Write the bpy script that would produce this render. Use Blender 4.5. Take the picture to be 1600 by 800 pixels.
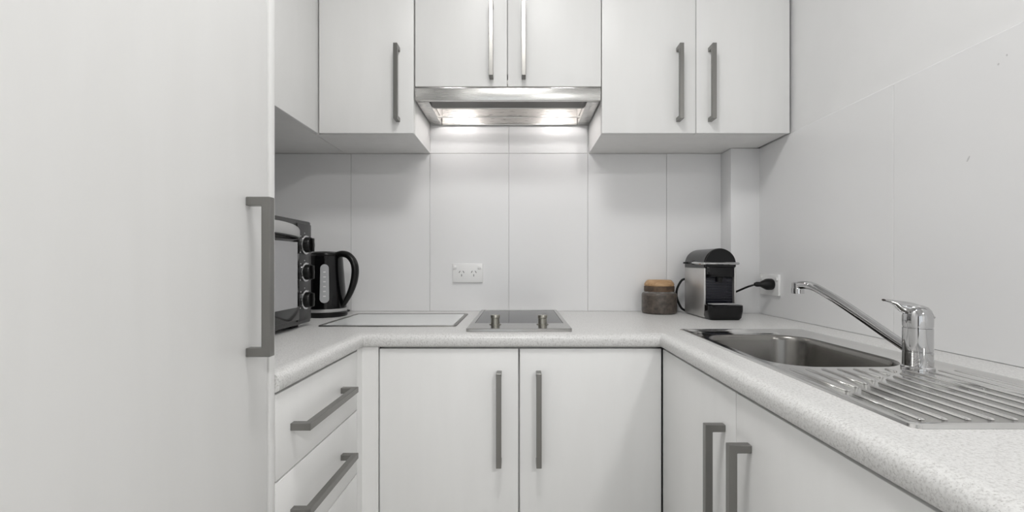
import bpy, bmesh, math
from mathutils import Vector, Matrix

# ------------------------------------------------------------------ start
scene = bpy.context.scene
for o in list(bpy.data.objects):
    bpy.data.objects.remove(o, do_unlink=True)
C = scene.collection
PI = math.pi
CT = 0.90            # worktop height
CAM = CT + 0.18      # lens height

# ------------------------------------------------------------------ camera
cam_d = bpy.data.cameras.new('camera')
cam_d.sensor_width = 36.0
cam_d.lens = 700.0 / 1600.0 * 36.0
cam_d.shift_x = -11.0 / 1600.0
cam_d.shift_y = 12.0 / 1600.0
cam_d.clip_start = 0.02
cam = bpy.data.objects.new('camera', cam_d)
C.objects.link(cam)
cam.location = (0, 0, CAM)
cam.rotation_euler = (PI / 2, 0, 0)
scene.camera = cam

# ------------------------------------------------------------------ world, lights, exposure
world = bpy.data.worlds.new('daylight')
scene.world = world
world.use_nodes = True
bg = world.node_tree.nodes['Background']
bg.inputs[0].default_value = (0.93, 0.97, 1.0, 1)
bg.inputs[1].default_value = 2.6


def area(name, loc, rot, sx, sy, power, col=(1, 1, 1), portal=False, shape='RECTANGLE'):
    d = bpy.data.lights.new(name, 'AREA')
    d.shape = shape
    d.size = sx
    d.size_y = sy
    d.energy = power
    d.color = col
    if portal:
        d.cycles.is_portal = True
    o = bpy.data.objects.new(name, d)
    C.objects.link(o)
    o.location = loc
    o.rotation_euler = rot
    return o


# fill light enters by an added, unseen window behind the camera; ceiling lamps carry their own lights
area('added_window_portal', (-0.75, -2.99, 1.25), (PI / 2, 0, 0), 2.0, 2.1, 10, portal=True)
LAMPS = [(0.0, 0.45, 18.0), (0.95, -1.55, 80.0)]  # the rear lamp is added fill for the back left corner

vs = scene.view_settings
vs.view_transform = 'Standard'
vs.look = 'None'
vs.gamma = 1.0
vs.use_curve_mapping = False
vs.exposure = -1.2
scene.display_settings.display_device = 'sRGB'


# ------------------------------------------------------------------ materials
def mat(name, col, rough=0.5, metal=0.0, **kw):
    m = bpy.data.materials.new(name)
    m.use_nodes = True
    b = m.node_tree.nodes['Principled BSDF']
    b.inputs['Base Color'].default_value = (*col, 1)
    b.inputs['Roughness'].default_value = rough
    b.inputs['Metallic'].default_value = metal
    for k, v in kw.items():
        b.inputs[k.replace('_', ' ')].default_value = v
    return m


def nodes(m):
    nt = m.node_tree
    return nt, nt.nodes, nt.links, nt.nodes['Principled BSDF']


def add_noise(m, scale=(1, 1, 1), nscale=40, c0=None, c1=None, lo=0.4, hi=0.6, rough=None, bump=0.0, bdist=0.001, detail=4):
    nt, N, L, b = nodes(m)
    tc = N.new('ShaderNodeTexCoord')
    mp = N.new('ShaderNodeMapping')
    mp.inputs['Scale'].default_value = scale
    nz = N.new('ShaderNodeTexNoise')
    nz.inputs['Scale'].default_value = nscale
    nz.inputs['Detail'].default_value = detail
    L.new(tc.outputs['Object'], mp.inputs[0])
    L.new(mp.outputs[0], nz.inputs[0])
    if c0:
        r = N.new('ShaderNodeValToRGB')
        r.color_ramp.elements[0].position = lo
        r.color_ramp.elements[1].position = hi
        r.color_ramp.elements[0].color = (*c0, 1)
        r.color_ramp.elements[1].color = (*c1, 1)
        L.new(nz.outputs[0], r.inputs[0])
        L.new(r.outputs[0], b.inputs['Base Color'])
    if rough:
        mr = N.new('ShaderNodeMapRange')
        mr.inputs['To Min'].default_value = rough[0]
        mr.inputs['To Max'].default_value = rough[1]
        L.new(nz.outputs[0], mr.inputs[0])
        L.new(mr.outputs[0], b.inputs['Roughness'])
    if bump:
        bp = N.new('ShaderNodeBump')
        bp.inputs['Strength'].default_value = bump
        bp.inputs['Distance'].default_value = bdist
        L.new(nz.outputs[0], bp.inputs['Height'])
        L.new(bp.outputs[0], b.inputs['Normal'])
    return m


M = {}
M['paint'] = add_noise(mat('wall_paint', (0.88, 0.88, 0.88), 0.6), nscale=6, c0=(0.87, 0.87, 0.87), c1=(0.885, 0.885, 0.885))
M['ceil'] = add_noise(mat('ceiling_paint', (0.85, 0.85, 0.85), 0.8), nscale=5, c0=(0.88, 0.88, 0.88), c1=(0.9, 0.9, 0.9))
M['tile'] = add_noise(mat('gloss_tile', (0.76, 0.76, 0.765), 0.16), nscale=2.2, c0=(0.865, 0.865, 0.87), c1=(0.88, 0.88, 0.883), bump=0.04, bdist=0.004, detail=1)
M['grout'] = add_noise(mat('grout', (0.72, 0.72, 0.71), 0.9), nscale=60, c0=(0.80, 0.80, 0.79), c1=(0.84, 0.84, 0.83))
M['door'] = add_noise(mat('door_laminate', (0.80, 0.80, 0.785), 0.36), scale=(1, 1, 0.15), nscale=25, c0=(0.868, 0.868, 0.86), c1=(0.880, 0.880, 0.873), rough=(0.36, 0.42))
M['carcass'] = add_noise(mat('carcass_board', (0.74, 0.73, 0.71), 0.5), nscale=20, c0=(0.84, 0.835, 0.825), c1=(0.86, 0.855, 0.845))
M['nickel'] = add_noise(mat('brushed_nickel', (0.26, 0.256, 0.245), 0.34, 1.0), scale=(60, 60, 3), nscale=12, rough=(0.26, 0.42))
M['steel'] = add_noise(mat('brushed_steel', (0.66, 0.655, 0.64), 0.25, 1.0), scale=(1, 40, 40), nscale=12, rough=(0.25, 0.30))
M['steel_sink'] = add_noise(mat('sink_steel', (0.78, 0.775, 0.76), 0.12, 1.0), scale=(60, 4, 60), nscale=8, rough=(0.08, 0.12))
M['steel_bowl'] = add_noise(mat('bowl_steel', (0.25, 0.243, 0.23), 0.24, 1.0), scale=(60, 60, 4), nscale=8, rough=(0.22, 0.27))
M['chrome'] = add_noise(mat('chrome', (0.56, 0.56, 0.565), 0.05, 1.0), nscale=30, rough=(0.03, 0.07))
M['filter'] = mat('hood_filter', (0.30, 0.29, 0.28), 0.5, 0.4)
M['hood_in'] = add_noise(mat('hood_inner_steel', (0.72, 0.70, 0.68), 0.3, 0.6), scale=(2, 40, 40), nscale=10, rough=(0.22, 0.36))
M['black'] = add_noise(mat('black_plastic', (0.006, 0.006, 0.006), 0.3, Specular_IOR_Level=0.3), nscale=30, rough=(0.24, 0.36))
M['black_gloss'] = add_noise(mat('black_gloss', (0.004, 0.004, 0.0045), 0.09, Specular_IOR_Level=0.35), nscale=20, rough=(0.06, 0.12))
M['dark_grey'] = add_noise(mat('dark_grey_enamel', (0.038, 0.038, 0.038), 0.34), nscale=40, rough=(0.3, 0.4))
M['charcoal'] = add_noise(mat('charcoal_plastic', (0.022, 0.022, 0.023), 0.3), nscale=40, rough=(0.26, 0.36))
M['cobalt'] = add_noise(mat('tinted_tank', (0.012, 0.012, 0.02), 0.25), nscale=30, rough=(0.2, 0.3))
M['silver'] = add_noise(mat('silver_panel', (0.60, 0.59, 0.58), 0.38, 0.8), nscale=14, rough=(0.33, 0.43))
M['band'] = add_noise(mat('silver_band', (0.50, 0.50, 0.50), 0.35, 0.55), nscale=14, rough=(0.3, 0.4))
M['glass_black'] = mat('ceramic_glass', (0.02, 0.021, 0.026), 0.04, 0.0, IOR=1.45, Specular_IOR_Level=0.18)
M['oven_glass'] = mat('oven_glass', (0.42, 0.42, 0.43), 0.1, 0.6)
M['white_glass'] = mat('white_glass', (0.80, 0.82, 0.82), 0.12)
M['plastic'] = add_noise(mat('white_plastic', (0.91, 0.91, 0.905), 0.3), nscale=20, rough=(0.26, 0.34))
M['plastic_dk'] = mat('socket_slot', (0.05, 0.05, 0.05), 0.6)
M['gauge'] = add_noise(mat('gauge_plastic', (0.42, 0.43, 0.44), 0.25), nscale=30, rough=(0.2, 0.3))
M['gauge_mark'] = mat('gauge_mark', (0.68, 0.68, 0.68), 0.5)
M['knob_metal'] = add_noise(mat('cooktop_knob_metal', (0.36, 0.35, 0.31), 0.3, 1.0), nscale=40, rough=(0.24, 0.36))
M['jar'] = add_noise(mat('stoneware_glaze', (0.08, 0.065, 0.055), 0.35), scale=(1, 1, 1), nscale=70, c0=(0.045, 0.038, 0.035), c1=(0.13, 0.105, 0.085), lo=0.3, hi=0.7, bump=0.2, bdist=0.002)
M['jar_grey'] = add_noise(mat('stoneware_shoulder', (0.17, 0.16, 0.15), 0.35), nscale=60, c0=(0.13, 0.12, 0.11), c1=(0.22, 0.21, 0.2))
M['cork'] = add_noise(mat('lid_wood', (0.45, 0.28, 0.15), 0.6), scale=(1, 9, 9), nscale=14, c0=(0.40, 0.24, 0.12), c1=(0.55, 0.36, 0.20))
M['cork_dk'] = add_noise(mat('lid_seal', (0.10, 0.065, 0.04), 0.6), nscale=50, c0=(0.07, 0.045, 0.03), c1=(0.14, 0.09, 0.055))
M['floor'] = add_noise(mat('floor_vinyl', (0.42, 0.40, 0.37), 0.4), scale=(1, 8, 1), nscale=8, c0=(0.50, 0.48, 0.45), c1=(0.58, 0.56, 0.53))
M['timber'] = add_noise(mat('added_dark_timber', (0.06, 0.045, 0.035), 0.4), scale=(8, 8, 0.6), nscale=10, c0=(0.045, 0.032, 0.025), c1=(0.08, 0.06, 0.045))
M['scuff'] = mat('scuff', (0.62, 0.62, 0.62), 0.6)
M['cook_steel'] = add_noise(mat('cooktop_steel', (0.46, 0.455, 0.445), 0.22, 1.0), scale=(1, 40, 40), nscale=12, rough=(0.16, 0.28))
M['kick'] = add_noise(mat('kickboard', (0.7, 0.7, 0.69), 0.4), nscale=20, c0=(0.69, 0.69, 0.68), c1=(0.71, 0.71, 0.70))


def emit(name, col, s):
    m = mat(name, col, 0.4)
    b = m.node_tree.nodes['Principled BSDF']
    b.inputs['Emission Color'].default_value = (*col, 1)
    b.inputs['Emission Strength'].default_value = s
    return m


M['lamp'] = emit('lamp_lens', (1, 0.985, 0.96), 14.0)
M['hoodlamp'] = emit('hood_lamp_lens', (1.0, 0.965, 0.95), 110.0)

# speckled laminate worktop
wm = mat('speckled_laminate', (0.7, 0.7, 0.68), 0.35)
nt, N, L, b = nodes(wm)
tc = N.new('ShaderNodeTexCoord')
n1 = N.new('ShaderNodeTexNoise'); n1.inputs['Scale'].default_value = 300; n1.inputs['Detail'].default_value = 3
n2 = N.new('ShaderNodeTexNoise'); n2.inputs['Scale'].default_value = 620; n2.inputs['Detail'].default_value = 2
L.new(tc.outputs['Object'], n1.inputs[0]); L.new(tc.outputs['Object'], n2.inputs[0])
r1 = N.new('ShaderNodeValToRGB')
r1.color_ramp.elements[0].position = 0.30; r1.color_ramp.elements[0].color = (0.58, 0.575, 0.565, 1)
r1.color_ramp.elements[1].position = 0.50; r1.color_ramp.elements[1].color = (0.74, 0.738, 0.73, 1)
e = r1.color_ramp.elements.new(0.72); e.color = (0.79, 0.79, 0.782, 1)
r2 = N.new('ShaderNodeValToRGB')
r2.color_ramp.elements[0].position = 0.30; r2.color_ramp.elements[0].color = (0.70, 0.695, 0.68, 1)
r2.color_ramp.elements[1].position = 0.42; r2.color_ramp.elements[1].color = (1, 1, 1, 1)
mx = N.new('ShaderNodeMix'); mx.data_type = 'RGBA'; mx.blend_type = 'MULTIPLY'
mx.inputs[0].default_value = 1.0
L.new(n1.outputs[0], r1.inputs[0]); L.new(n2.outputs[0], r2.inputs[0])
L.new(r1.outputs[0], mx.inputs[6]); L.new(r2.outputs[0], mx.inputs[7])
L.new(mx.outputs[2], b.inputs['Base Color'])
M['top'] = wm

# perforated filter pattern (holes far under 10 px: fine relief)
nt, N, L, b = nodes(M['filter'])
tc = N.new('ShaderNodeTexCoord')
vo = N.new('ShaderNodeTexVoronoi'); vo.inputs['Scale'].default_value = 150; vo.inputs['Randomness'].default_value = 0.0
L.new(tc.outputs['Object'], vo.inputs[0])
rr = N.new('ShaderNodeValToRGB')
rr.color_ramp.elements[0].position = 0.3; rr.color_ramp.elements[0].color = (0.012, 0.012, 0.012, 1)
rr.color_ramp.elements[1].position = 0.42; rr.color_ramp.elements[1].color = (0.13, 0.125, 0.12, 1)
L.new(vo.outputs['Distance'], rr.inputs[0]); L.new(rr.outputs[0], b.inputs['Base Color'])


# ------------------------------------------------------------------ mesh helpers
def box(bm, a, c, bev=0.0, seg=2):
    x0, x1 = sorted((a[0], c[0])); y0, y1 = sorted((a[1], c[1])); z0, z1 = sorted((a[2], c[2]))
    v = [bm.verts.new(p) for p in ((x0, y0, z0), (x1, y0, z0), (x1, y1, z0), (x0, y1, z0),
                                   (x0, y0, z1), (x1, y0, z1), (x1, y1, z1), (x0, y1, z1))]
    f = [bm.faces.new([v[i] for i in q]) for q in ((3, 2, 1, 0), (4, 5, 6, 7), (0, 1, 5, 4), (1, 2, 6, 5), (2, 3, 7, 6), (3, 0, 4, 7))]
    if bev:
        es = list({e for q in f for e in q.edges})
        bmesh.ops.bevel(bm, geom=es, offset=bev, segments=seg, affect='EDGES', profile=0.5)
    return bm


def B(a, c, bev=0.0, seg=2):
    return box(bmesh.new(), a, c, bev, seg)


def prism(bm, pts, d):
    """closed polygon pts (3-D, planar) extruded by vector d"""
    d = Vector(d)
    a = [bm.verts.new(p) for p in pts]
    c = [bm.verts.new(Vector(p) + d) for p in pts]
    n = len(pts)
    bm.faces.new(a); bm.faces.new(c[::-1])
    for i in range(n):
        bm.faces.new((a[i], c[i], c[(i + 1) % n], a[(i + 1) % n]))
    bmesh.ops.recalc_face_normals(bm, faces=bm.faces)
    return bm


def lathe(bm, prof, origin=(0, 0, 0), axis='Z', n=40, close=True):
    ax = {'Z': Matrix.Identity(3), 'X': Matrix.Rotation(PI / 2, 3, 'Y'), 'Y': Matrix.Rotation(-PI / 2, 3, 'X')}[axis]
    o = Vector(origin)
    rings = []
    for r, h in prof:
        rings.append([bm.verts.new(o + ax @ Vector((r * math.cos(2 * PI * k / n), r * math.sin(2 * PI * k / n), h))) for k in range(n)])
    for a, c in zip(rings, rings[1:]):
        for k in range(n):
            bm.faces.new((a[k], a[(k + 1) % n], c[(k + 1) % n], c[k]))
    if close:
        bm.faces.new(rings[0][::-1]); bm.faces.new(rings[-1])
    bmesh.ops.recalc_face_normals(bm, faces=bm.faces)
    return bm


def catmull(pts, sub=8):
    P = [Vector(p) for p in pts]
    P = [2 * P[0] - P[1]] + P + [2 * P[-1] - P[-2]]
    out = []
    for i in range(1, len(P) - 2):
        for k in range(sub):
            t = k / sub
            p0, p1, p2, p3 = P[i - 1:i + 3]
            out.append(0.5 * ((2 * p1) + (-p0 + p2) * t + (2 * p0 - 5 * p1 + 4 * p2 - p3) * t * t + (-p0 + 3 * p1 - 3 * p2 + p3) * t ** 3))
    out.append(P[-2])
    return out


def tube(bm, pts, r, n=14, flat=None):
    """r float or list; flat=(ru, rv) ellipse factors"""
    P = [Vector(p) for p in pts]
    m = len(P)
    t0 = (P[1] - P[0]).normalized()
    u = t0.orthogonal().normalized()
    if abs(t0.z) < 0.95:
        u = Vector((0, 0, 1)).cross(t0).normalized()
    rings = []
    prev = t0
    for i in range(m):
        t = (P[min(i + 1, m - 1)] - P[max(i - 1, 0)]).normalized()
        q = prev.rotation_difference(t)
        u = (q @ u).normalized()
        u = (u - t * u.dot(t)).normalized()
        v = t.cross(u)
        prev = t
        rad = r[i] if isinstance(r, (list, tuple)) else r
        fu, fv = flat if flat else (1, 1)
        rings.append([bm.verts.new(P[i] + rad * (u * math.cos(2 * PI * k / n) * fu + v * math.sin(2 * PI * k / n) * fv)) for k in range(n)])
    for a, c in zip(rings, rings[1:]):
        for k in range(n):
            bm.faces.new((a[k], a[(k + 1) % n], c[(k + 1) % n], c[k]))
    bm.faces.new(rings[0][::-1]); bm.faces.new(rings[-1])
    bmesh.ops.recalc_face_normals(bm, faces=bm.faces)
    return bm


def rrect(x0, x1, y0, y1, r, z, n=8):
    pts = []
    for cx, cy, a0 in ((x1 - r, y1 - r, 0), (x0 + r, y1 - r, PI / 2), (x0 + r, y0 + r, PI), (x1 - r, y0 + r, 1.5 * PI)):
        for k in range(n + 1):
            a = a0 + k / n * PI / 2
            pts.append((cx + r * math.cos(a), cy + r * math.sin(a), z))
    return pts


def loft(bm, loops, cap0=False, cap1=False):
    R = [[bm.verts.new(p) for p in l] for l in loops]
    n = len(R[0])
    for a, c in zip(R, R[1:]):
        for k in range(n):
            bm.faces.new((a[k], a[(k + 1) % n], c[(k + 1) % n], c[k]))
    if cap0:
        bm.faces.new(R[0][::-1])
    if cap1:
        bm.faces.new(R[-1])
    return R


def smooth(me, ang=35):
    for p in me.polygons:
        p.use_smooth = True
    bm = bmesh.new(); bm.from_mesh(me)
    lim = math.radians(ang)
    for e in bm.edges:
        if len(e.link_faces) == 2 and e.calc_face_angle(0) > lim:
            e.smooth = False
    bm.to_mesh(me); bm.free()


def mesh_obj(name, bm, m, parent=None, origin=(0, 0, 0), sm=True):
    """bm holds world coordinates; origin = world position of the owning thing"""
    bmesh.ops.translate(bm, verts=bm.verts, vec=-Vector(origin))
    me = bpy.data.meshes.new(name)
    bm.to_mesh(me); bm.free()
    if sm:
        smooth(me)
    me.materials.append(M[m] if isinstance(m, str) else m)
    o = bpy.data.objects.new(name, me)
    C.objects.link(o)
    if parent:
        o.parent = parent
    else:
        o.location = origin
    return o


class Thing:
    def __init__(s, name, label, cat, loc, group=None):
        s.loc = Vector(loc)
        s.o = bpy.data.objects.new(name, None)
        C.objects.link(s.o)
        s.o.location = loc
        s.o.empty_display_size = 0.05
        s.o['label'] = label
        s.o['category'] = cat
        if group:
            s.o['group'] = group

    def part(s, name, bm, m, parent=None, label=None):
        o = mesh_obj(name, bm, m, parent or s.o, s.loc)
        if label:
            o['label'] = label
        return o


def struct(name, bm, m, label=None):
    o = mesh_obj(name, bm, m)
    o['kind'] = 'structure'
    if label:
        o['label'] = label
    return o


# bar handle shared by every door and drawer: length on Z, projecting to +X
HL, HP, HW = 0.237, 0.036, 0.013


def handle_mesh():
    bm = bmesh.new()
    h = HL / 2
    pts = [(0, -HW / 2, -h), (HP, -HW / 2, -h), (HP, -HW / 2, h), (0, -HW / 2, h),
           (0, -HW / 2, h - HW), (HP - HW, -HW / 2, h - HW), (HP - HW, -HW / 2, -h + HW), (0, -HW / 2, -h + HW)]
    prism(bm, pts, (0, HW, 0))
    bmesh.ops.bevel(bm, geom=list(bm.edges), offset=0.0008, segments=1, affect='EDGES')
    me = bpy.data.meshes.new('bar_handle')
    bm.to_mesh(me); bm.free()
    me.materials.append(M['nickel'])
    return me


HMESH = handle_mesh()


def handle(t, parent, loc, face, horizontal=False):
    o = bpy.data.objects.new('bar_handle', HMESH)
    C.objects.link(o)
    o.parent = parent
    o.location = Vector(loc) - t.loc
    rz = {'+x': 0, '-x': PI, '-y': -PI / 2}[face]
    o.rotation_euler = (PI / 2 if horizontal else 0, 0, rz)
    o['label'] = 'brushed nickel bar handle'
    return o


# ------------------------------------------------------------------ setting
WB, WR, WL = 1.70, 0.87, -0.95          # faces of back tiles, right tiles, left wall
CEIL, REAR = 2.45, -3.0
TT = 0.004                              # tile thickness
TILE_TOP = CAM + 0.418

struct('floor', B((-2.6, REAR - 0.1, -0.05), (2.6, WB + 0.15, 0.0)), 'floor')
struct('ceiling', B((-2.6, REAR - 0.1, CEIL), (2.6, WB + 0.15, CEIL + 0.05)), 'ceil')
wall_back = struct('wall_back', B((WL - 0.1, WB + TT, 0), (WR + 0.12, WB + 0.12, CEIL)), 'grout')
wall_right = struct('wall_right', B((WR + 0.008, -1.0, 0), (WR + 0.12, WB + TT, CEIL)), 'paint')
struct('wall_left', B((WL - 0.1, -1.0, 0), (WL, WB + TT, CEIL)), 'paint')
struct('wall_left_return', B((-2.6, -1.1, 0), (WL, -1.0, CEIL)), 'paint')
struct('wall_right_return', B((WR + TT, -1.1, 0), (2.6, -1.0, CEIL)), 'paint')
struct('wall_side_left', B((-2.6, REAR, 0), (-2.5, -1.1, CEIL)), 'paint')
struct('wall_side_right', B((2.5, REAR, 0), (2.6, -1.1, CEIL)), 'paint')
bm = bmesh.new()                        # rear wall; its wide opening is made up to let in fill light
box(bm, (-2.5, REAR - 0.1, 0), (-1.75, REAR, CEIL)); box(bm, (0.25, REAR - 0.1, 0), (2.5, REAR, CEIL))
box(bm, (-1.75, REAR - 0.1, 2.3), (0.25, REAR, CEIL)); box(bm, (-1.75, REAR - 0.1, 0), (0.25, REAR, 0.2))
struct('wall_rear', bm, 'paint')
struct('added_door_1', B((-2.45, REAR, 0.0), (-1.80, REAR + 0.04, 2.1), 0.003), 'timber')  # unseen door, added to put dark reflections in the chrome
struct('added_door_2', B((-2.5, -2.75, 0.0), (-2.46, -1.3, 2.1), 0.003), 'timber')  # second unseen dark door, also added for the chrome reflections
bm = bmesh.new()
for x in (-1.75, -0.77, 0.21):
    box(bm, (x, REAR - 0.07, 0.2), (x + 0.04, REAR - 0.03, 2.3))
box(bm, (-1.75, REAR - 0.07, 0.2), (0.25, REAR - 0.03, 0.24)); box(bm, (-1.75, REAR - 0.07, 2.26), (0.25, REAR - 0.03, 2.3))
struct('added_window_1', bm, 'plastic')  # frame of the added window, out of view

# tiles of the back wall: 300 x 600, joints where the photograph has them
G = 0.0006
JX = [-0.0389 + 0.2995 * k for k in range(-4, 5)]
for z0, z1 in ((CT, TILE_TOP), (TILE_TOP, TILE_TOP + 0.16)):
    for a, c in zip(JX, JX[1:]):
        x0, x1 = max(a, WL), min(c, WR)
        if z0 > CT:
            if x0 < -0.36 or x1 > 0.30:
                continue
        if x1 - x0 < 0.012:
            continue
        mesh_obj('tile', B((x0 + G, WB, z0 + (G if z0 > CT else 0.0002)), (x1 - G, WB + TT, z1 - G), 0.0009, 1), 'tile', wall_back)
# tiles of the right wall: 600 wide
JY = [1.641, 1.041, 0.441, -0.159, -0.759]
for a, c in zip(JY, JY[1:]):
    mesh_obj('tile', B((WR, c + G * 0.6, CT + 0.0002), (WR + 0.008, min(a, WB) - G * 0.6, TILE_TOP), 0.0009, 1), 'tile', wall_right)
bm = bmesh.new()                        # boxed pipe duct in the corner
box(bm, (0.766, 1.62, CT), (WR + TT, WB + TT, TILE_TOP - 0.001), 0.0015)
struct('wall_duct', bm, 'tile', 'white boxed duct in the corner')

for y, z, ry, rz_, tl in ((0.8675, 0.203, 0.0016, 0.006, 0.5), (0.813, 0.362, 0.0016, 0.0022, 0), (0.799, 0.372, 0.0014, 0.0018, 0)):
    bm = bmesh.new()
    lathe(bm, [(1.0, 0), (1.0, 0.0003)], (0, 0, 0), 'X', 14)
    for v in bm.verts:
        a_, b_ = v.co.y * ry, v.co.z * rz_
        v.co = (WR - 0.0003 + v.co.x, y - a_ * math.cos(tl) + b_ * math.sin(tl) * -1, CAM + z + b_ * math.cos(tl) - a_ * math.sin(tl))
    mesh_obj('scuff_mark', bm, 'scuff', wall_right)

# ceiling lamp over the kitchen, plus an added unseen fill lamp behind
for i, (x, y, p) in enumerate(LAMPS):
    t = Thing('ceiling_lamp', ['flush white ceiling lamp above the kitchen', 'added fill lamp flush on the ceiling behind the kitchen'][i], 'lamp', (x, y, CEIL), 'ceiling lamps')
    bm = bmesh.new(); lathe(bm, [(0.21, CEIL), (0.21, CEIL - 0.05), (0.185, CEIL - 0.06), (0.185, CEIL - 0.045)], (x, y, 0), n=48)
    t.part('lamp_rim', bm, 'plastic')
    bm = bmesh.new(); lathe(bm, [(0.184, CEIL - 0.05), (0.184, CEIL - 0.062), (0.12, CEIL - 0.07), (0.02, CEIL - 0.072)], (x, y, 0), n=48)
    t.part('diffuser', bm, 'lamp')
    a = area('ceiling_lamp_light', (x, y, CEIL - 0.08), (0, 0, 0), 0.36, 0.36, p, (1, 0.99, 0.975), shape='DISK')
    a.parent = t.o
    a.location = (0, 0, -0.08)

# ------------------------------------------------------------------ tall pantry on the left
XL, XR, YB = -0.404, 0.369, 1.155       # door faces: left run, right run, back run
DT = 0.016                              # door thickness
t = Thing('pantry_cabinet', 'tall white pantry cabinet filling the left of the kitchen', 'cabinet', (-0.68, 0.43, 0))
bm = bmesh.new()
box(bm, (WL + 0.002, 0.10, 0.1), (XL - DT - 0.002, 0.722, 2.35))
t.part('cabinet_body', bm, 'carcass')
t.part('end_panel', B((WL + 0.002, 0.7250, 0.0), (XL, 0.7415, 2.35), 0.0012), 'door')
t.part('kickboard', B((XL - 0.07, 0.10, 0), (XL - 0.055, 0.722, 0.1)), 'kick')
d = t.part('pantry_door', B((XL - DT, 0.115, 0.102), (XL, 0.7195, 2.348), 0.0012), 'door')
handle(t, d, (XL, 0.668 - 0.0, CAM - 0.0195), '+x')

# ------------------------------------------------------------------ left drawers
t = Thing('drawer_cabinet', 'white drawer cabinet between the tall pantry and the corner', 'cabinet', (-0.68, 0.93, 0))
t.part('cabinet_body', B((WL + 0.002, 0.7445, 0.1), (XL - DT - 0.002, 1.118, CT - 0.0345)), 'carcass')
t.part('kickboard', B((XL - 0.07, 0.7445, 0), (XL - 0.055, 1.118, 0.1)), 'kick')
zs = [(-0.2185, -0.3633), (-0.3667, -0.5218), (-0.5252, -0.725), (-0.728, -0.975)]
for a, c in zs:
    d = t.part('drawer_front', B((XL - DT, 0.745, CAM + c), (XL, 1.117, CAM + a), 0.0012), 'door')
    hz = {-0.2185: -0.2885, -0.3667: -0.440}.get(a, (a + c) / 2)
    handle(t, d, (XL, 0.909, CAM + hz), '+x', True)

# ------------------------------------------------------------------ back base cabinet and corner filler
t = Thing('base_cabinet', 'white two-door base cabinet below the cooktop', 'cabinet', (0.0, 1.42, 0))
t.part('cabinet_body', B((-0.360, YB + DT + 0.002, 0.1), (0.362, WB, CT - 0.0345)), 'carcass')
t.part('kickboard', B((-0.40, YB + 0.05, 0), (0.40, YB + 0.065, 0.1)), 'kick')
for x0, x1, hx in ((-0.3595, -0.0022, -0.051), (0.0022, 0.3670, 0.050)):
    d = t.part('cabinet_door', B((x0, YB, 0.104), (x1, YB + DT, CAM - 0.2195), 0.0012), 'door')
    handle(t, d, (hx, YB, CAM - 0.394), '-y')
bm = bmesh.new()
box(bm, (XL - DT, 1.1195, 0.1), (XL, YB + 0.012, CT - 0.0345))
box(bm, (XL, YB - 0.002, 0.1), (-0.3625, YB + 0.012, CT - 0.0345))
o = mesh_obj('corner_filler', bm, 'door', origin=(XL, YB, 0.1))
o['label'] = 'narrow white corner filler between the drawers and the cabinet doors'; o['category'] = 'filler panel'

# ------------------------------------------------------------------ right base cabinets
t = Thing('sink_cabinet', 'white base cabinet with bar-handled doors under the sink', 'cabinet', (0.62, 0.76, 0))
bm = bmesh.new()
XB = XR + DT + 0.002
box(bm, (XB, 0.376, 0.1), (WR - 0.002, 0.392, CT - 0.0345)); box(bm, (XB, 1.134, 0.1), (WR - 0.002, 1.150, CT - 0.0345))
box(bm, (XB, 0.392, 0.1), (WR - 0.002, 1.134, 0.116)); box(bm, (WR - 0.012, 0.392, 0.116), (WR - 0.002, 1.134, CT - 0.0345))
box(bm, (XB, 0.392, CT - 0.075), (XB + 0.016, 1.134, CT - 0.0345)); box(bm, (XB, 0.754, 0.116), (XB + 0.016, 0.770, CT - 0.075))
t.part('cabinet_body', bm, 'carcass')
t.part('kickboard', B((XR + 0.055, 0.376, 0), (XR + 0.07, 1.15, 0.1)), 'kick')
for y0, y1, hy in ((0.7635, 1.1495, 0.806), (0.378, 0.7612, 0.716)):
    d = t.part('cabinet_door', B((XR, y0, 0.104), (XR + DT, y1, CAM - 0.2195), 0.0012), 'door')
    handle(t, d, (XR, hy, CAM - 0.288 - HL / 2), '-x')
t = Thing('end_cabinet', 'white base cabinet at the near end of the right worktop', 'cabinet', (0.62, 0.1, 0))
t.part('cabinet_body', B((XB, -0.30, 0.1), (WR - 0.002, 0.372, CT - 0.0345)), 'carcass')
t.part('kickboard', B((XR + 0.055, -0.30, 0), (XR + 0.07, 0.372, 0.1)), 'kick')
d = t.part('cabinet_door', B((XR, -0.298, 0.104), (XR + DT, 0.3755, CAM - 0.2195), 0.0012), 'door')
handle(t, d, (XR, -0.25, CAM - 0.288 - HL / 2), '-x')

# ------------------------------------------------------------------ worktop (one U-shaped piece, postformed nose)
NL, NR, NB = -0.397, 0.360, 1.145       # nose lines
LN, RN = 0.7425, -0.30                  # near ends of the legs
TH = 0.034
# sink positions (needed for the cut-out)
SX0, SX1, SY0, SY1 = 0.430, 0.762, 0.487, 1.210
BX0, BX1, BY0, BY1 = 0.452, 0.700, 0.775, 1.128
bm = bmesh.new()
prof = []                               # (inset, z)
for k in range(9):
    a = k / 8 * PI / 2
    prof.append((0.022 - 0.022 * math.sin(a), CT - 0.016 + 0.016 * math.cos(a)))
for k in range(1, 6):
    a = k / 5 * PI / 2
    prof.append((0.008 - 0.008 * math.cos(a), CT - TH + 0.008 - 0.008 * math.sin(a)))
prof.append((0.03, CT - TH))
path = [((NL, LN), (-1, 0)), ((NL, NB), (-1, 1)), ((NR, NB), (1, 1)), ((NR, RN), (1, 0))]
rows = [[bm.verts.new((p[0] + n[0] * i, p[1] + n[1] * i, z)) for i, z in prof] for p, n in path]
for a, c in zip(rows, rows[1:]):
    for k in range(len(prof) - 1):
        bm.faces.new((a[k], c[k], c[k + 1], a[k + 1]))
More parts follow.
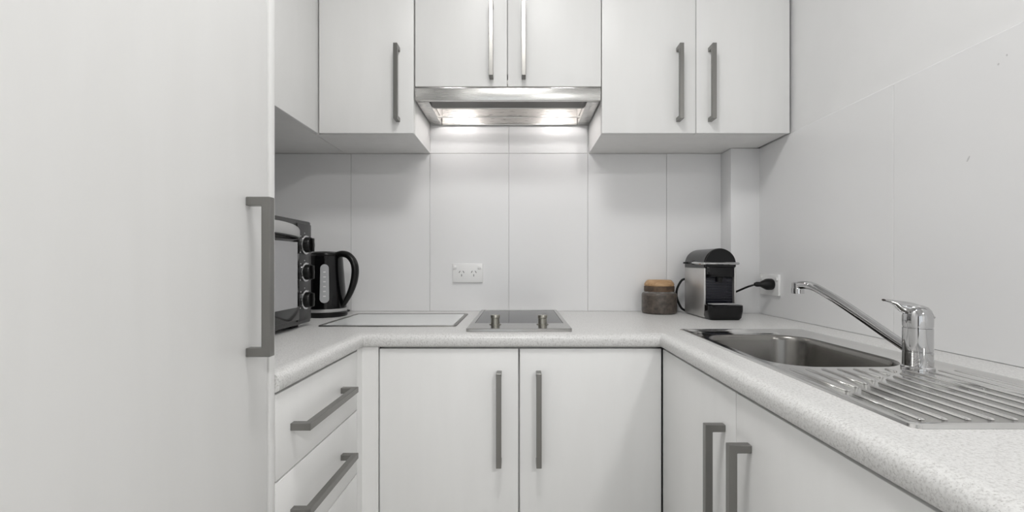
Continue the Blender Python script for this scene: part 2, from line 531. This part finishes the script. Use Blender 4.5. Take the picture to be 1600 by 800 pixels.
for rw, fl in ((rows[0], 1), (rows[-1], -1)):   # close the two sawn ends
    x_in = rw[-1].co.x
    bm.faces.new((rw + [bm.verts.new((x_in, rw[0].co.y, CT))])[::fl])
I = 0.022


def quad(x0, x1, y0, y1, z, up=True):
    v = [bm.verts.new(p) for p in ((x0, y0, z), (x1, y0, z), (x1, y1, z), (x0, y1, z))]
    bm.faces.new(v if up else v[::-1])


HX0, HX1, HY0, HY1 = BX0 - 0.008, BX1 + 0.008, BY0 - 0.008, BY1 + 0.008
for z, up, ins in ((CT, True, I), (CT - TH, False, 0.03)):
    quad(WL, NL - ins, LN, NB + ins, z, up)
    quad(WL, WR, NB + ins, WB, z, up)
    quad(NR + ins, HX0, RN, NB + ins, z, up)
    quad(HX1, WR, RN, NB + ins, z, up)
    quad(HX0, HX1, RN, HY0, z, up)
    quad(HX0, HX1, HY1, NB + ins, z, up)
for x0, x1, y in ((WL, NL - 0.01, LN), (NR + 0.01, WR, RN)):
    v = [bm.verts.new(p) for p in ((x0, y, CT - TH), (x1, y, CT - TH), (x1, y, CT), (x0, y, CT))]
    bm.faces.new(v)
for p, q in (((HX0, HY0), (HX1, HY0)), ((HX1, HY0), (HX1, HY1)), ((HX1, HY1), (HX0, HY1)), ((HX0, HY1), (HX0, HY0))):
    v = [bm.verts.new(s) for s in ((*p, CT - TH), (*q, CT - TH), (*q, CT), (*p, CT))]
    bm.faces.new(v)
o = mesh_obj('worktop', bm, 'top', origin=(0, WB - 0.3, CT - TH))
o['label'] = 'speckled pale grey laminate worktop running round three sides'; o['category'] = 'worktop'

# ------------------------------------------------------------------ wall cabinets
YU = 1.434                              # door faces of the back wall cabinets
SOF = TILE_TOP                          # underside
UT = 2.25
XU = -0.643                             # face of left-run cabinets
t = Thing('wall_cabinet', 'white wall cabinet on the left, seen past the pantry edge', 'cabinet', (-0.8, 1.1, SOF))
t.part('cabinet_body', B((WL + 0.002, 0.7435, SOF), (XU - DT - 0.001, WB - 0.002, UT)), 'carcass')
t.part('cabinet_door', B((XU - DT, 0.745, SOF - 0.001), (XU, 1.09, UT), 0.0012), 'door')
t.part('cabinet_door', B((XU - DT, 1.092, SOF - 0.001), (XU, YU - 0.001, UT), 0.0012), 'door')

t = Thing('wall_cabinet', 'white single-door wall cabinet left of the range hood', 'cabinet', (-0.49, 1.57, SOF))
t.part('cabinet_body', B((XU - DT + 0.001, YU + DT + 0.001, SOF), (-0.337, WB - 0.002, UT)), 'carcass')
d = t.part('cabinet_door', B((-0.6405, YU, SOF), (-0.3375, YU + DT, UT), 0.0012), 'door')
handle(t, d, (-0.387, YU, CAM + 0.572), '-y')

HB = CAM + 0.5675
t = Thing('hood_cabinet', 'short white two-door wall cabinet above the range hood', 'cabinet', (-0.035, 1.57, HB))
t.part('cabinet_body', B((-0.335, YU + DT + 0.001, HB + 0.045), (0.263, WB - 0.002, UT)), 'carcass')
for x0, x1, hx in ((-0.3325, -0.0385, -0.088), (-0.0355, 0.2625, 0.0145)):
    d = t.part('cabinet_door', B((x0, YU, HB), (x1, YU + DT, UT), 0.0012), 'door')
    handle(t, d, (hx, YU, CAM + 0.589 + HL / 2), '-y')

t = Thing('wall_cabinet', 'white two-door wall cabinet right of the range hood', 'cabinet', (0.565, 1.57, SOF))
t.part('cabinet_body', B((0.265, YU + DT + 0.001, SOF), (0.862, WB - 0.002, UT)), 'carcass')
for x0, x1, hx in ((0.2655, 0.5653, 0.509), (0.5677, 0.8665, 0.611)):
    d = t.part('cabinet_door', B((x0, YU, SOF), (x1, YU + DT, UT), 0.0012), 'door')
    handle(t, d, (hx, YU, CAM + 0.572), '-y')

# ------------------------------------------------------------------ range hood
HU, HT = CAM + 0.5225, CAM + 0.5615     # underside, top of front strip
hx0, hx1 = -0.332, 0.261
t = Thing('range_hood', 'slim stainless slide-out range hood with two lamps lit', 'range hood', (-0.035, 1.57, HU))
t.part('front_strip', B((hx0, YU - 0.003, HU), (hx1, YU + 0.013, HT), 0.0015), 'steel')
ix0, ix1 = hx0 + 0.043, hx1 - 0.043
bm = bmesh.new()
HC = HU + 0.060
box(bm, (hx0 + 0.002, YU + 0.0175, HC), (hx1 - 0.002, WB - 0.004, HC + 0.012))
box(bm, (hx0 + 0.002, YU + 0.0175, HU + 0.022), (ix0 - 0.0005, WB - 0.004, HC))
box(bm, (ix1 + 0.0005, YU + 0.0175, HU + 0.022), (hx1 - 0.002, WB - 0.004, HC))
box(bm, (ix0, WB - 0.009, HU + 0.002), (ix1, WB - 0.004, HC))
t.part('hood_body', bm, 'hood_in')
for x0, x1 in ((hx0, hx0 + 0.042), (hx1 - 0.042, hx1)):
    t.part('side_rail', B((x0 + 0.001, YU + 0.0175, HU), (x1 - 0.001, WB - 0.004, HU + 0.0215), 0.001), 'steel')
t.part('grease_filter', B((ix0, YU + 0.018, HU + 0.003), (ix1, 1.512, HU + 0.009)), 'filter')
t.part('filter_trim', B((ix0, 1.5125, HU + 0.002), (ix1, 1.518, HU + 0.030), 0.001), 'steel')
t.part('tray_ridge', B((ix0, 1.606, HU + 0.002), (ix1, 1.610, HU + 0.007), 0.001), 'steel')
t.part('rear_lip', B((ix0, WB - 0.0155, HU), (ix1, WB - 0.0095, HU + 0.006), 0.001), 'steel')
for x in (-0.225, 0.152):
    bm = bmesh.new()
    by, bz = 1.556, HU + 0.034
    tube(bm, [(x - 0.040, by, bz), (x - 0.037, by, bz), (x + 0.037, by, bz), (x + 0.040, by, bz)], [0.004, 0.009, 0.009, 0.004], 12)
    t.part('hood_lamp', bm, 'hoodlamp', label='lit lamp inside the hood')
    for dx in (-0.050, 0.041):
        t.part('lamp_holder', B((x + dx, by - 0.006, bz - 0.007), (x + dx + 0.009, by + 0.006, HC - 0.0005)), 'plastic')

# ------------------------------------------------------------------ power outlets
def slot_boxes(ou, c, u, n):
    """three angled-pin slots about centre c; u = width direction, n = outward"""
    z = Vector((0, 0, 1))
    for du, dz, ang in ((-0.0075, 0.004, 30), (0.0075, 0.004, -30), (0, -0.009, 0)):
        bm = bmesh.new()
        a = math.radians(ang)
        d = z * math.cos(a) + u * math.sin(a)
        e = u * math.cos(a) - z * math.sin(a)
        p = c + u * du + z * dz
        prism(bm, [p + d * 0.0042 + e * 0.001, p + d * 0.0042 - e * 0.001, p - d * 0.0042 - e * 0.001, p - d * 0.0042 + e * 0.001], n * 0.0006)
        ou.part('socket_slot', bm, 'plastic_dk')


def outlet(label, c, u, n):
    c, u, n = Vector(c), Vector(u), Vector(n)
    z = Vector((0, 0, 1))
    ou = Thing('power_outlet', label, 'power outlet', c)
    def ob(p, q, bev, name, m, par=None):
        a = c + u * p[0] + n * p[1] + z * p[2]
        b_ = c + u * q[0] + n * q[1] + z * q[2]
        return ou.part(name, B(a, b_, bev), m, par)
    ob((-0.057, 0, -0.036), (0.057, 0.009, 0.036), 0.002, 'cover_plate', 'plastic')
    for s in (-1, 1):
        ob((s * 0.046 - 0.008, 0.009, 0.016), (s * 0.046 + 0.004, 0.013, 0.027), 0.001, 'rocker_switch', 'plastic')
        slot_boxes(ou, c + u * (s * 0.023) + n * 0.0091, u, n)
    return ou


outlet('white double power outlet on the tiles behind the cooktop', (-0.194, WB, CAM - 0.035), (1, 0, 0), (0, -1, 0))
outlet('white double power outlet holding the black plug', (WR, 1.545, CAM - 0.072), (0, 1, 0), (-1, 0, 0))

# ------------------------------------------------------------------ worktop saver board
t = Thing('worktop_saver', 'white glass worktop saver set in a steel rim beside the cooktop', 'worktop saver', (-0.38, 1.44, CT))
bm = bmesh.new()
R = loft(bm, [rrect(-0.577, -0.180, 1.278, 1.597, 0.012, CT + 0.0002, 4), rrect(-0.576, -0.181, 1.279, 1.596, 0.012, CT + 0.003, 4),
              rrect(-0.567, -0.190, 1.288, 1.587, 0.008, CT + 0.003, 4), rrect(-0.566, -0.191, 1.289, 1.586, 0.008, CT + 0.001, 4)])
t.part('steel_rim', bm, 'nickel')
bm = bmesh.new()
loft(bm, [rrect(-0.5655, -0.1915, 1.2895, 1.5855, 0.008, CT + 0.0005, 4), rrect(-0.5655, -0.1915, 1.2895, 1.5855, 0.008, CT + 0.002, 4)], True, True)
t.part('glass_panel', bm, 'white_glass')

# ------------------------------------------------------------------ cooktop
t = Thing('cooktop', 'narrow two-zone ceramic cooktop with steel frame set in the worktop', 'cooktop', (0, 1.42, CT))
bm = bmesh.new()
c0, c1, d0, d1 = -0.1405, 0.1405, 1.180, 1.664
loft(bm, [rrect(c0, c1, d0, d1, 0.008, CT + 0.0003, 4), rrect(c0, c1, d0, d1, 0.008, CT + 0.0075, 4), rrect(c0 + 0.002, c1 - 0.002, d0 + 0.0015, d1 - 0.002, 0.007, CT + 0.009, 4),
          rrect(c0 + 0.013, c1 - 0.013, 1.288, d1 - 0.012, 0.003, CT + 0.009, 4), rrect(c0 + 0.0135, c1 - 0.0135, 1.2885, d1 - 0.0125, 0.003, CT + 0.0065, 4)])
t.part('steel_frame', bm, 'cook_steel')
t.part('ceramic_glass', B((c0 + 0.0138, 1.2888, CT + 0.004), (c1 - 0.0138, d1 - 0.0128, CT + 0.0078)), 'glass_black')
for x in (-0.067, 0.066):
    y = 1.262
    bm = bmesh.new()
    lathe(bm, [(0.017, CT + 0.0081), (0.017, CT + 0.0105), (0.0125, CT + 0.011), (0.0118, CT + 0.026), (0.0135, CT + 0.028), (0.0135, CT + 0.0345), (0.0125, CT + 0.036)], (x, y, 0), n=32)
    k = t.part('control_knob', bm, 'knob_metal')
    t.part('pointer', B((x - 0.0012, y - 0.012, CT + 0.0361), (x + 0.0012, y - 0.003, CT + 0.0367)), 'plastic_dk', k)

# ------------------------------------------------------------------ sink
t = Thing('kitchen_sink', 'stainless single-bowl sink with ribbed drainer in the right worktop', 'sink', (0.6, 0.85, CT))
bm = bmesh.new()
PZ = CT + 0.0012


def off(o_, z, r):
    return rrect(SX0 + o_, SX1 - o_, SY0 + o_, SY1 - o_, r, z, 8)


R = loft(bm, [off(0, CT + 0.0002, 0.010), off(0.001, CT + 0.0035, 0.010), off(0.003, CT + 0.0042, 0.010), off(0.009, CT + 0.0042, 0.009), off(0.0145, PZ, 0.012)])
hole = [bm.verts.new(p) for p in rrect(BX0, BX1, BY0, BY1, 0.075, PZ, 8)]
edges = [bm.edges.new((hole[i], hole[(i + 1) % len(hole)])) for i in range(len(hole))]
inner = R[-1]
edges += [bm.edges.get((inner[i], inner[(i + 1) % len(inner)])) for i in range(len(inner))]
bmesh.ops.triangle_fill(bm, use_beauty=True, use_dissolve=False, edges=edges)
bmesh.ops.recalc_face_normals(bm, faces=bm.faces)
t.part('drainer_deck', bm, 'steel_sink')
bm = bmesh.new()


def bo(o_, z, r):
    return rrect(BX0 + o_, BX1 - o_, BY0 + o_, BY1 - o_, r, z, 8)


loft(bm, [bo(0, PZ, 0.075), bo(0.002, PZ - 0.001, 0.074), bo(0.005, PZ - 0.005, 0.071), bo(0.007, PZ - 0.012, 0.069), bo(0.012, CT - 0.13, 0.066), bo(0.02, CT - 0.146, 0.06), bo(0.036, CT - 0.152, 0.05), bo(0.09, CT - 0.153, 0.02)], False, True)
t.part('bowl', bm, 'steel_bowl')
bm = bmesh.new(); lathe(bm, [(0.042, CT - 0.1528), (0.042, CT - 0.1505), (0.034, CT - 0.150), (0.030, CT - 0.1515)], (0.576, 0.95, 0), n=32)
t.part('drain', bm, 'chrome')


def rib(x, y0, y1, w=0.0075, h=0.0018):
    bm = bmesh.new()
    a = w / 2
    loft(bm, [rrect(x - a, x + a, y0, y1, a * 0.98, PZ + 0.0001, 4), rrect(x - a * 0.7, x + a * 0.7, y0 + a * .4, y1 - a * .4, a * 0.66, PZ + h * 0.75, 4), rrect(x - a * 0.3, x + a * 0.3, y0 + a * .8, y1 - a * .8, a * 0.26, PZ + h, 4)], False, True)
    t.part('rib', bm, 'steel_sink')


for k in range(11):
    x = 0.462 + k * 0.0268
    diag = 0.623 + (x - 0.462) * 0.70
    rib(x, 0.512, min(diag, 0.755) - 0.004)
    if diag + 0.004 < 0.755 and x < 0.64:
        rib(x, diag + 0.004, 0.762)

# ------------------------------------------------------------------ faucet
FX, FY = 0.678, 0.762
t = Thing('mixer_tap', 'chrome single-lever mixer tap standing on the sink', 'tap', (FX, FY, PZ))
bm = bmesh.new()
lathe(bm, [(0.0228, PZ + 0.0002), (0.0228, PZ + 0.004), (0.0208, PZ + 0.006), (0.0206, PZ + 0.030), (0.0199, PZ + 0.0305), (0.0199, PZ + 0.0315), (0.0206, PZ + 0.032),
           (0.0206, PZ + 0.070), (0.0198, PZ + 0.0705), (0.0198, PZ + 0.072)], (FX, FY, 0), n=48)
t.part('tap_body', bm, 'chrome')
# lever: domed cap sloping down towards the wall, drawn out into a tongue on the bowl side
bm = bmesh.new()
lathe(bm, [(0.0206, PZ + 0.0722), (0.0209, PZ + 0.082), (0.0206, PZ + 0.090), (0.0185, PZ + 0.099), (0.014, PZ + 0.105), (0.007, PZ + 0.108), (0.001, PZ + 0.1085)], (FX, FY, 0), n=48)
cap = t.part('lever', bm, 'chrome')
ld = Vector((-0.93, 0.25, 0)).normalized()
ls = Vector((0, 0, 1)).cross(ld)
bm = bmesh.new()
loops = []
for s, w, zt, th in ((-0.020, 0.010, 0.092, 0.006), (-0.013, 0.014, 0.101, 0.008), (-0.003, 0.016, 0.1085, 0.009), (0.008, 0.0165, 0.1125, 0.013), (0.018, 0.0155, 0.1145, 0.022), (0.026, 0.013, 0.1155, 0.018), (0.034, 0.011, 0.1165, 0.009), (0.043, 0.009, 0.1175, 0.005), (0.049, 0.007, 0.118, 0.004)):
    c = Vector((FX, FY, PZ)) + ld * s
    lp = []
    for k in range(16):
        a = 2 * PI * k / 16
        lp.append(c + ls * (w * math.cos(a)) + Vector((0, 0, zt - th / 2 + th / 2 * math.sin(a))))
    loops.append(lp)
loft(bm, loops, True, True)
bmesh.ops.recalc_face_normals(bm, faces=bm.faces)
t.part('lever_tongue', bm, 'chrome', cap)
tip = Vector((0.628, 1.005, 0))
s0 = Vector((FX, FY, 0)); dv = tip - s0
P = [s0 + dv * f + Vector((0, 0, CT + h)) for f, h in ((0.07, 0.034), (0.2, 0.051), (0.4, 0.078), (0.6, 0.104), (0.76, 0.122), (0.87, 0.1315), (0.95, 0.1325), (1.0, 0.131))]
bm = bmesh.new(); tube(bm, catmull(P, 6), 0.0088, 20)
sp = t.part('spout', bm, 'chrome')
e = P[-1]
bm = bmesh.new(); lathe(bm, [(0.0085, e.z + 0.007), (0.0115, e.z + 0.005), (0.0115, e.z - 0.006), (0.0125, e.z - 0.0065), (0.0125, e.z - 0.018), (0.0105, e.z - 0.0185)], (e.x, e.y + 0.004, 0), n=28)
t.part('aerator', bm, 'chrome', sp)

# ------------------------------------------------------------------ mini oven
OX, OY0, OY1 = -0.610, 0.925, 1.312
OZ0, OZ1 = CT + 0.012, CT + 0.302
t = Thing('mini_oven', 'black benchtop mini oven with three knobs beside the kettle', 'oven', (-0.76, 1.12, CT))
t.part('oven_body', B((-0.915, OY0 + 0.004, OZ0), (OX - 0.012, OY1 - 0.004, OZ1 - 0.003), 0.006, 3), 'dark_grey')
t.part('front_bezel', B((OX - 0.0125, OY0, OZ0 - 0.002), (OX, OY1, OZ1), 0.005, 3), 'dark_grey')
for x in (-0.89, -0.645):
    for y in (0.96, 1.262):
        t.part('foot', B((x - 0.014, y - 0.02, CT + 0.0002), (x + 0.014, y + 0.02, OZ0 - 0.0005), 0.002), 'black')
d = t.part('oven_door', B((OX + 0.0003, 0.945, CT + 0.026), (OX + 0.012, 1.2225, CT + 0.247), 0.004, 2), 'black_gloss')
t.part('door_glass', B((OX + 0.0122, 0.965, CT + 0.062), (OX + 0.0135, 1.207, CT + 0.238), 0.0006, 1), 'oven_glass', d)
bm = bmesh.new()                        # arched silver handle band across the door top
loops = []
for k in range(21):
    u = k / 20
    y = 0.940 + u * 0.287
    arch = 0.013 * (1 - (2 * u - 1) ** 2)
    bul = 0.010 + 0.020 * (1 - (2 * u - 1) ** 4)
    x0, x1 = OX + 0.0005, OX + bul
    z0, z1 = CT + 0.249 + arch * 0.5, CT + 0.272 + arch
    loops.append([(x0, y, z0), (x1 - 0.002, y, z0), (x1, y, z0 + 0.004), (x1, y, z1 - 0.004), (x1 - 0.002, y, z1), (x0, y, z1)])
loft(bm, loops, True, True)
bmesh.ops.recalc_face_normals(bm, faces=bm.faces)
t.part('door_handle', bm, 'band', d, label='arched silver door handle')
t.part('control_panel', B((OX + 0.0003, 1.227, CT + 0.020), (OX + 0.004, 1.306, CT + 0.292), 0.0015), 'charcoal')
for kz in (0.233, 0.156, 0.078):
    y = 1.266
    bm = bmesh.new(); lathe(bm, [(0.027, OX + 0.0042), (0.027, OX + 0.009), (0.0245, OX + 0.0105), (0.0225, OX + 0.0105)], (0, y, CT + kz), 'X', 36)
    rg = t.part('knob_ring', bm, 'chrome', label='chrome knob ring')
    bm = bmesh.new(); lathe(bm, [(0.0222, OX + 0.0045), (0.0215, OX + 0.022), (0.020, OX + 0.024)], (0, y, CT + kz), 'X', 36)
    kn = t.part('knob', bm, 'black')
    t.part('knob_grip', B((OX + 0.0242, y - 0.005, CT + kz - 0.019), (OX + 0.031, y + 0.005, CT + kz + 0.019), 0.002), 'black', kn)
for kz in (0.272, 0.195, 0.117):
    for k in range(7):
        a = math.radians(-130 + k * 43)
        cc = Vector((OX + 0.0042, 1.266 + 0.033 * math.sin(a), CT + kz - 0.039 + 0.033 * math.cos(a)))
        t.part('dial_mark', B(cc + Vector((0, -0.0014, -0.0014)), cc + Vector((0.0004, 0.0014, 0.0014))), 'gauge_mark')

# ------------------------------------------------------------------ kettle
KX, KY = -0.668, 1.548
t = Thing('electric_kettle', 'black electric kettle with grey water gauge and loop handle', 'kettle', (KX, KY, CT))
bm = bmesh.new(); lathe(bm, [(0.069, CT + 0.0003), (0.071, CT + 0.004), (0.071, CT + 0.014), (0.068, CT + 0.017)], (KX, KY, 0), n=56)
pb = t.part('power_base', bm, 'black')
bm = bmesh.new(); lathe(bm, [(0.0685, CT + 0.0173), (0.0695, CT + 0.020), (0.0690, CT + 0.0275), (0.0680, CT + 0.028)], (KX, KY, 0), n=56)
t.part('trim_ring', bm, 'band', label='silver trim ring')
bm = bmesh.new()
lathe(bm, [(0.0675, CT + 0.0282), (0.0670, CT + 0.05), (0.0635, CT + 0.10), (0.0590, CT + 0.155), (0.0560, CT + 0.195), (0.0545, CT + 0.206), (0.050, CT + 0.2105)], (KX, KY, 0), n=56)
t.part('kettle_body', bm, 'black_gloss')
bm = bmesh.new(); lathe(bm, [(0.049, CT + 0.2106), (0.048, CT + 0.216), (0.038, CT + 0.221), (0.012, CT + 0.2225)], (KX, KY, 0), n=48)
ld_ = t.part('lid', bm, 'black')
bm = bmesh.new()                        # spout lip on the far side of the handle
prism(bm, [(KX - 0.045, KY - 0.022, CT + 0.206), (KX - 0.084, KY, CT + 0.206), (KX - 0.045, KY + 0.022, CT + 0.206)], (0, 0, -0.045))
t.part('spout', bm, 'black_gloss')
bm = bmesh.new()
hd = Vector((0.97, -0.2, 0)).normalized()
hp = [(0.040, 0.209), (0.066, 0.2135), (0.088, 0.207), (0.106, 0.187), (0.113, 0.158), (0.108, 0.120), (0.094, 0.082), (0.077, 0.052), (0.066, 0.036)]
PP = catmull([Vector((KX, KY, CT + h)) + hd * r for r, h in hp], 6)
nn = len(PP)
rad = [0.0125 if i < nn * 0.6 else 0.0125 - 0.0055 * (i - nn * 0.6) / (nn * 0.4) for i in range(nn)]
tube(bm, PP, rad, 14, flat=(1.15, 0.9))
t.part('loop_handle', bm, 'black')
# water gauge facing the lens: a curved pill on the conical body
gd = math.atan2(-KY, -KX) - 0.06


def gpt(a, h, o_=0.0):
    r = 0.0675 + (0.0570 - 0.0675) * (h - 0.03) / 0.15 + o_
    return Vector((KX + r * math.cos(a), KY + r * math.sin(a), CT + h))


bm = bmesh.new()
outl = []
gw, gh0, gh1 = 0.215, 0.050, 0.178
for k in range(25):
    a = PI * k / 24
    outl.append((gd + gw * math.cos(a), gh1 - 0.013 + 0.013 * math.sin(a)))
for k in range(25):
    a = PI + PI * k / 24
    outl.append((gd + gw * math.cos(a), gh0 + 0.013 + 0.013 * math.sin(a)))
loft(bm, [[gpt(a, h, -0.003) for a, h in outl], [gpt(a, h, 0.003) for a, h in outl]], False, True)
g = t.part('water_gauge', bm, 'gauge', label='grey water gauge')
for h in (0.072, 0.088, 0.104, 0.120, 0.136, 0.152):
    bm = bmesh.new(); loft(bm, [[gpt(gd + da, h + dh, 0.0031) for da, dh in ((-0.06, -0.002), (0.06, -0.002), (0.06, 0.002), (-0.06, 0.002))], [gpt(gd + da, h + dh, 0.0036) for da, dh in ((-0.06, -0.002), (0.06, -0.002), (0.06, 0.002), (-0.06, 0.002))]], True, True)
    t.part('gauge_mark', bm, 'gauge_mark', g)
bm = bmesh.new(); tube(bm, catmull([(KX, KY + 0.066, CT + 0.006), (-0.652, 1.655, CT + 0.004), (-0.640, 1.683, CT + 0.004), (-0.665, 1.695, CT + 0.004), (-0.85, 1.694, CT + 0.004)], 6), 0.0028, 8)
t.part('power_cord', bm, 'black')

# ------------------------------------------------------------------ stoneware jar
JXc, JYc = 0.511, 1.634
t = Thing('stoneware_jar', 'small dark brown stoneware jar with wooden lid beside the coffee machine', 'jar', (JXc, JYc, CT))
bm = bmesh.new()
lathe(bm, [(0.056, CT + 0.0003), (0.0605, CT + 0.003), (0.062, CT + 0.01), (0.062, CT + 0.064), (0.0612, CT + 0.070), (0.058, CT + 0.0745)], (JXc, JYc, 0), n=48)
t.part('jar_body', bm, 'jar')
bm = bmesh.new(); lathe(bm, [(0.058, CT + 0.0747), (0.0535, CT + 0.078), (0.0525, CT + 0.0795)], (JXc, JYc, 0), n=48)
t.part('shoulder', bm, 'jar_grey')
bm = bmesh.new(); lathe(bm, [(0.0525, CT + 0.0797), (0.0535, CT + 0.083), (0.0535, CT + 0.097), (0.052, CT + 0.099)], (JXc, JYc, 0), n=48)
t.part('neck', bm, 'cork_dk')
bm = bmesh.new(); lathe(bm, [(0.051, CT + 0.0992), (0.0525, CT + 0.102), (0.0525, CT + 0.1065), (0.0495, CT + 0.112), (0.044, CT + 0.1185), (0.040, CT + 0.121), (0.01, CT + 0.122)], (JXc, JYc, 0), n=48)
t.part('lid', bm, 'cork', label='rounded wooden lid')

# ------------------------------------------------------------------ coffee machine
mx0, mx1 = 0.605, 0.710
my0, my1 = 1.465, 1.637
t = Thing('coffee_machine', 'small black and silver capsule coffee machine by the right outlet', 'coffee machine', ((mx0 + mx1) / 2, 1.53, CT))
for x0, x1 in ((mx0, mx0 + 0.006), (mx1 - 0.006, mx1)):
    t.part('side_panel', B((x0, my0, CT + 0.003), (x1, my1, CT + 0.166), 0.002), 'silver', label='silver side panel')
t.part('core', B((mx0 + 0.0062, my0 + 0.022, CT + 0.002), (mx1 - 0.0062, my1 - 0.003, CT + 0.172), 0.002), 'black')
# barrel-vault head: skirt plus half cylinder
mc = (mx0 + mx1) / 2
rad_ = (mx1 - mx0) / 2 - 0.001


def vault(r, y0, y1, z0, zc, n=24):
    pts = [(mc + r, y0, z0)] + [(mc + r * math.cos(PI * k / n), y0, zc + r * math.sin(PI * k / n)) for k in range(n + 1)] + [(mc - r, y0, z0)]
    bm = bmesh.new()
    prism(bm, pts, (0, y1 - y0, 0))
    return bm


t.part('head_cover', vault(rad_, my0 + 0.004, my1, CT + 0.1665, CT + 0.179), 'charcoal')
t.part('head_front', vault(rad_ - 0.002, my0 - 0.004, my0 + 0.0035, CT + 0.170, CT + 0.179), 'black_gloss')
t.part('spout_block', B((mx0 + 0.0065, my0 - 0.002, CT + 0.136), (mx1 - 0.0065, my0 + 0.0215, CT + 0.1695), 0.003), 'black_gloss')
bm = bmesh.new(); lathe(bm, [(0.010, CT + 0.120), (0.011, CT + 0.1355)], (mc, my0 + 0.008, 0), n=20)
t.part('coffee_outlet', bm, 'black')
pn = t.part('front_panel', B((mx0 + 0.0065, my0 + 0.012, CT + 0.050), (mx1 - 0.0065, my0 + 0.0215, CT + 0.1355), 0.001), 'cobalt')
for k in range(9):
    z = CT + 0.056 + k * 0.0088
    t.part('panel_rib', B((mx0 + 0.010, my0 + 0.0098, z), (mx1 - 0.010, my0 + 0.0118, z + 0.0045), 0.0008, 1), 'cobalt', pn)
# chrome lever wrapping the head
bm = bmesh.new()
lz = CT + 0.1815
lv = [(mx0 - 0.006, 1.545, lz + 0.002), (mx0 - 0.008, 1.50, lz), (mx0 - 0.007, 1.468, lz - 0.001), (mx0 + 0.004, my0 - 0.010, lz - 0.001), (mc, my0 - 0.014, lz - 0.001), (mx1 - 0.004, my0 - 0.010, lz - 0.001), (mx1 + 0.007, 1.468, lz - 0.001), (mx1 + 0.008, 1.50, lz), (mx1 + 0.006, 1.545, lz + 0.002)]
tube(bm, catmull(lv, 5), 0.0042, 10)
t.part('lever', bm, 'chrome', label='chrome lever')
for s, x in ((-1, mx0), (1, mx1)):
    bm = bmesh.new(); lathe(bm, [(0.007, 0), (0.007, 0.009 * 1)], (x - 0.0085 if s < 0 else x - 0.0005, 1.545, lz + 0.002), 'X', 18)
    t.part('lever_pivot', bm, 'black')
t.part('rear_tab', B((mx0 - 0.010, 1.612, CT + 0.180), (mx0 + 0.002, 1.628, CT + 0.1865), 0.002), 'black')
# drip tray with rounded front
bm = bmesh.new()
loft(bm, [rrect(mx0 + 0.006, mx1 - 0.004, 1.424, my0 + 0.02, 0.014, CT + 0.0003, 6), rrect(mx0 + 0.001, mx1 + 0.0, 1.417, my0 + 0.02, 0.016, CT + 0.008, 6),
          rrect(mx0 - 0.004, mx1 + 0.002, 1.412, my0 + 0.0, 0.016, CT + 0.030, 6), rrect(mx0 - 0.004, mx1 + 0.002, 1.412, my0 + 0.0, 0.016, CT + 0.047, 6), rrect(mx0 + 0.002, mx1 - 0.001, 1.415, my0 + 0.0, 0.014, CT + 0.049, 6)], True, True)
tr = t.part('drip_tray', bm, 'black_gloss')
for k in range(6):
    y = 1.421 + k * 0.0073
    t.part('grid_bar', B((mx0 + 0.010, y, CT + 0.0492), (mx1 - 0.010, y + 0.003, CT + 0.0512), 0.0006, 1), 'band', tr)
# mains lead: loop behind, then out to the plug in the right outlet
bm = bmesh.new()
tube(bm, catmull([(0.612, 1.642, CT + 0.125), (0.598, 1.648, CT + 0.118), (0.583, 1.65, CT + 0.09), (0.580, 1.65, CT + 0.062), (0.588, 1.65, CT + 0.035), (0.603, 1.648, CT + 0.012), (0.635, 1.646, CT + 0.005)], 6), 0.0042, 10)
t.part('lead_loop', bm, 'black')
bm = bmesh.new()
PGY, PGZ = 1.522, CAM - 0.072
tube(bm, catmull([(0.700, 1.640, CT + 0.055), (0.735, 1.60, CT + 0.066), (0.755, 1.575, CT + 0.078), (0.785, 1.54, CT + 0.100), (0.808, 1.526, CT + 0.110)], 6), 0.0034, 10)
cd = t.part('power_lead', bm, 'black')
bm = bmesh.new()
lathe(bm, [(0.0055, 0.800), (0.0085, 0.806), (0.0085, 0.818), (0.011, 0.824), (0.0185, 0.838), (0.0195, 0.846), (0.0195, 0.857), (0.0175, 0.8605)], (0, PGY, PGZ + 0.002), 'X', 28)
t.part('plug', bm, 'black', cd)
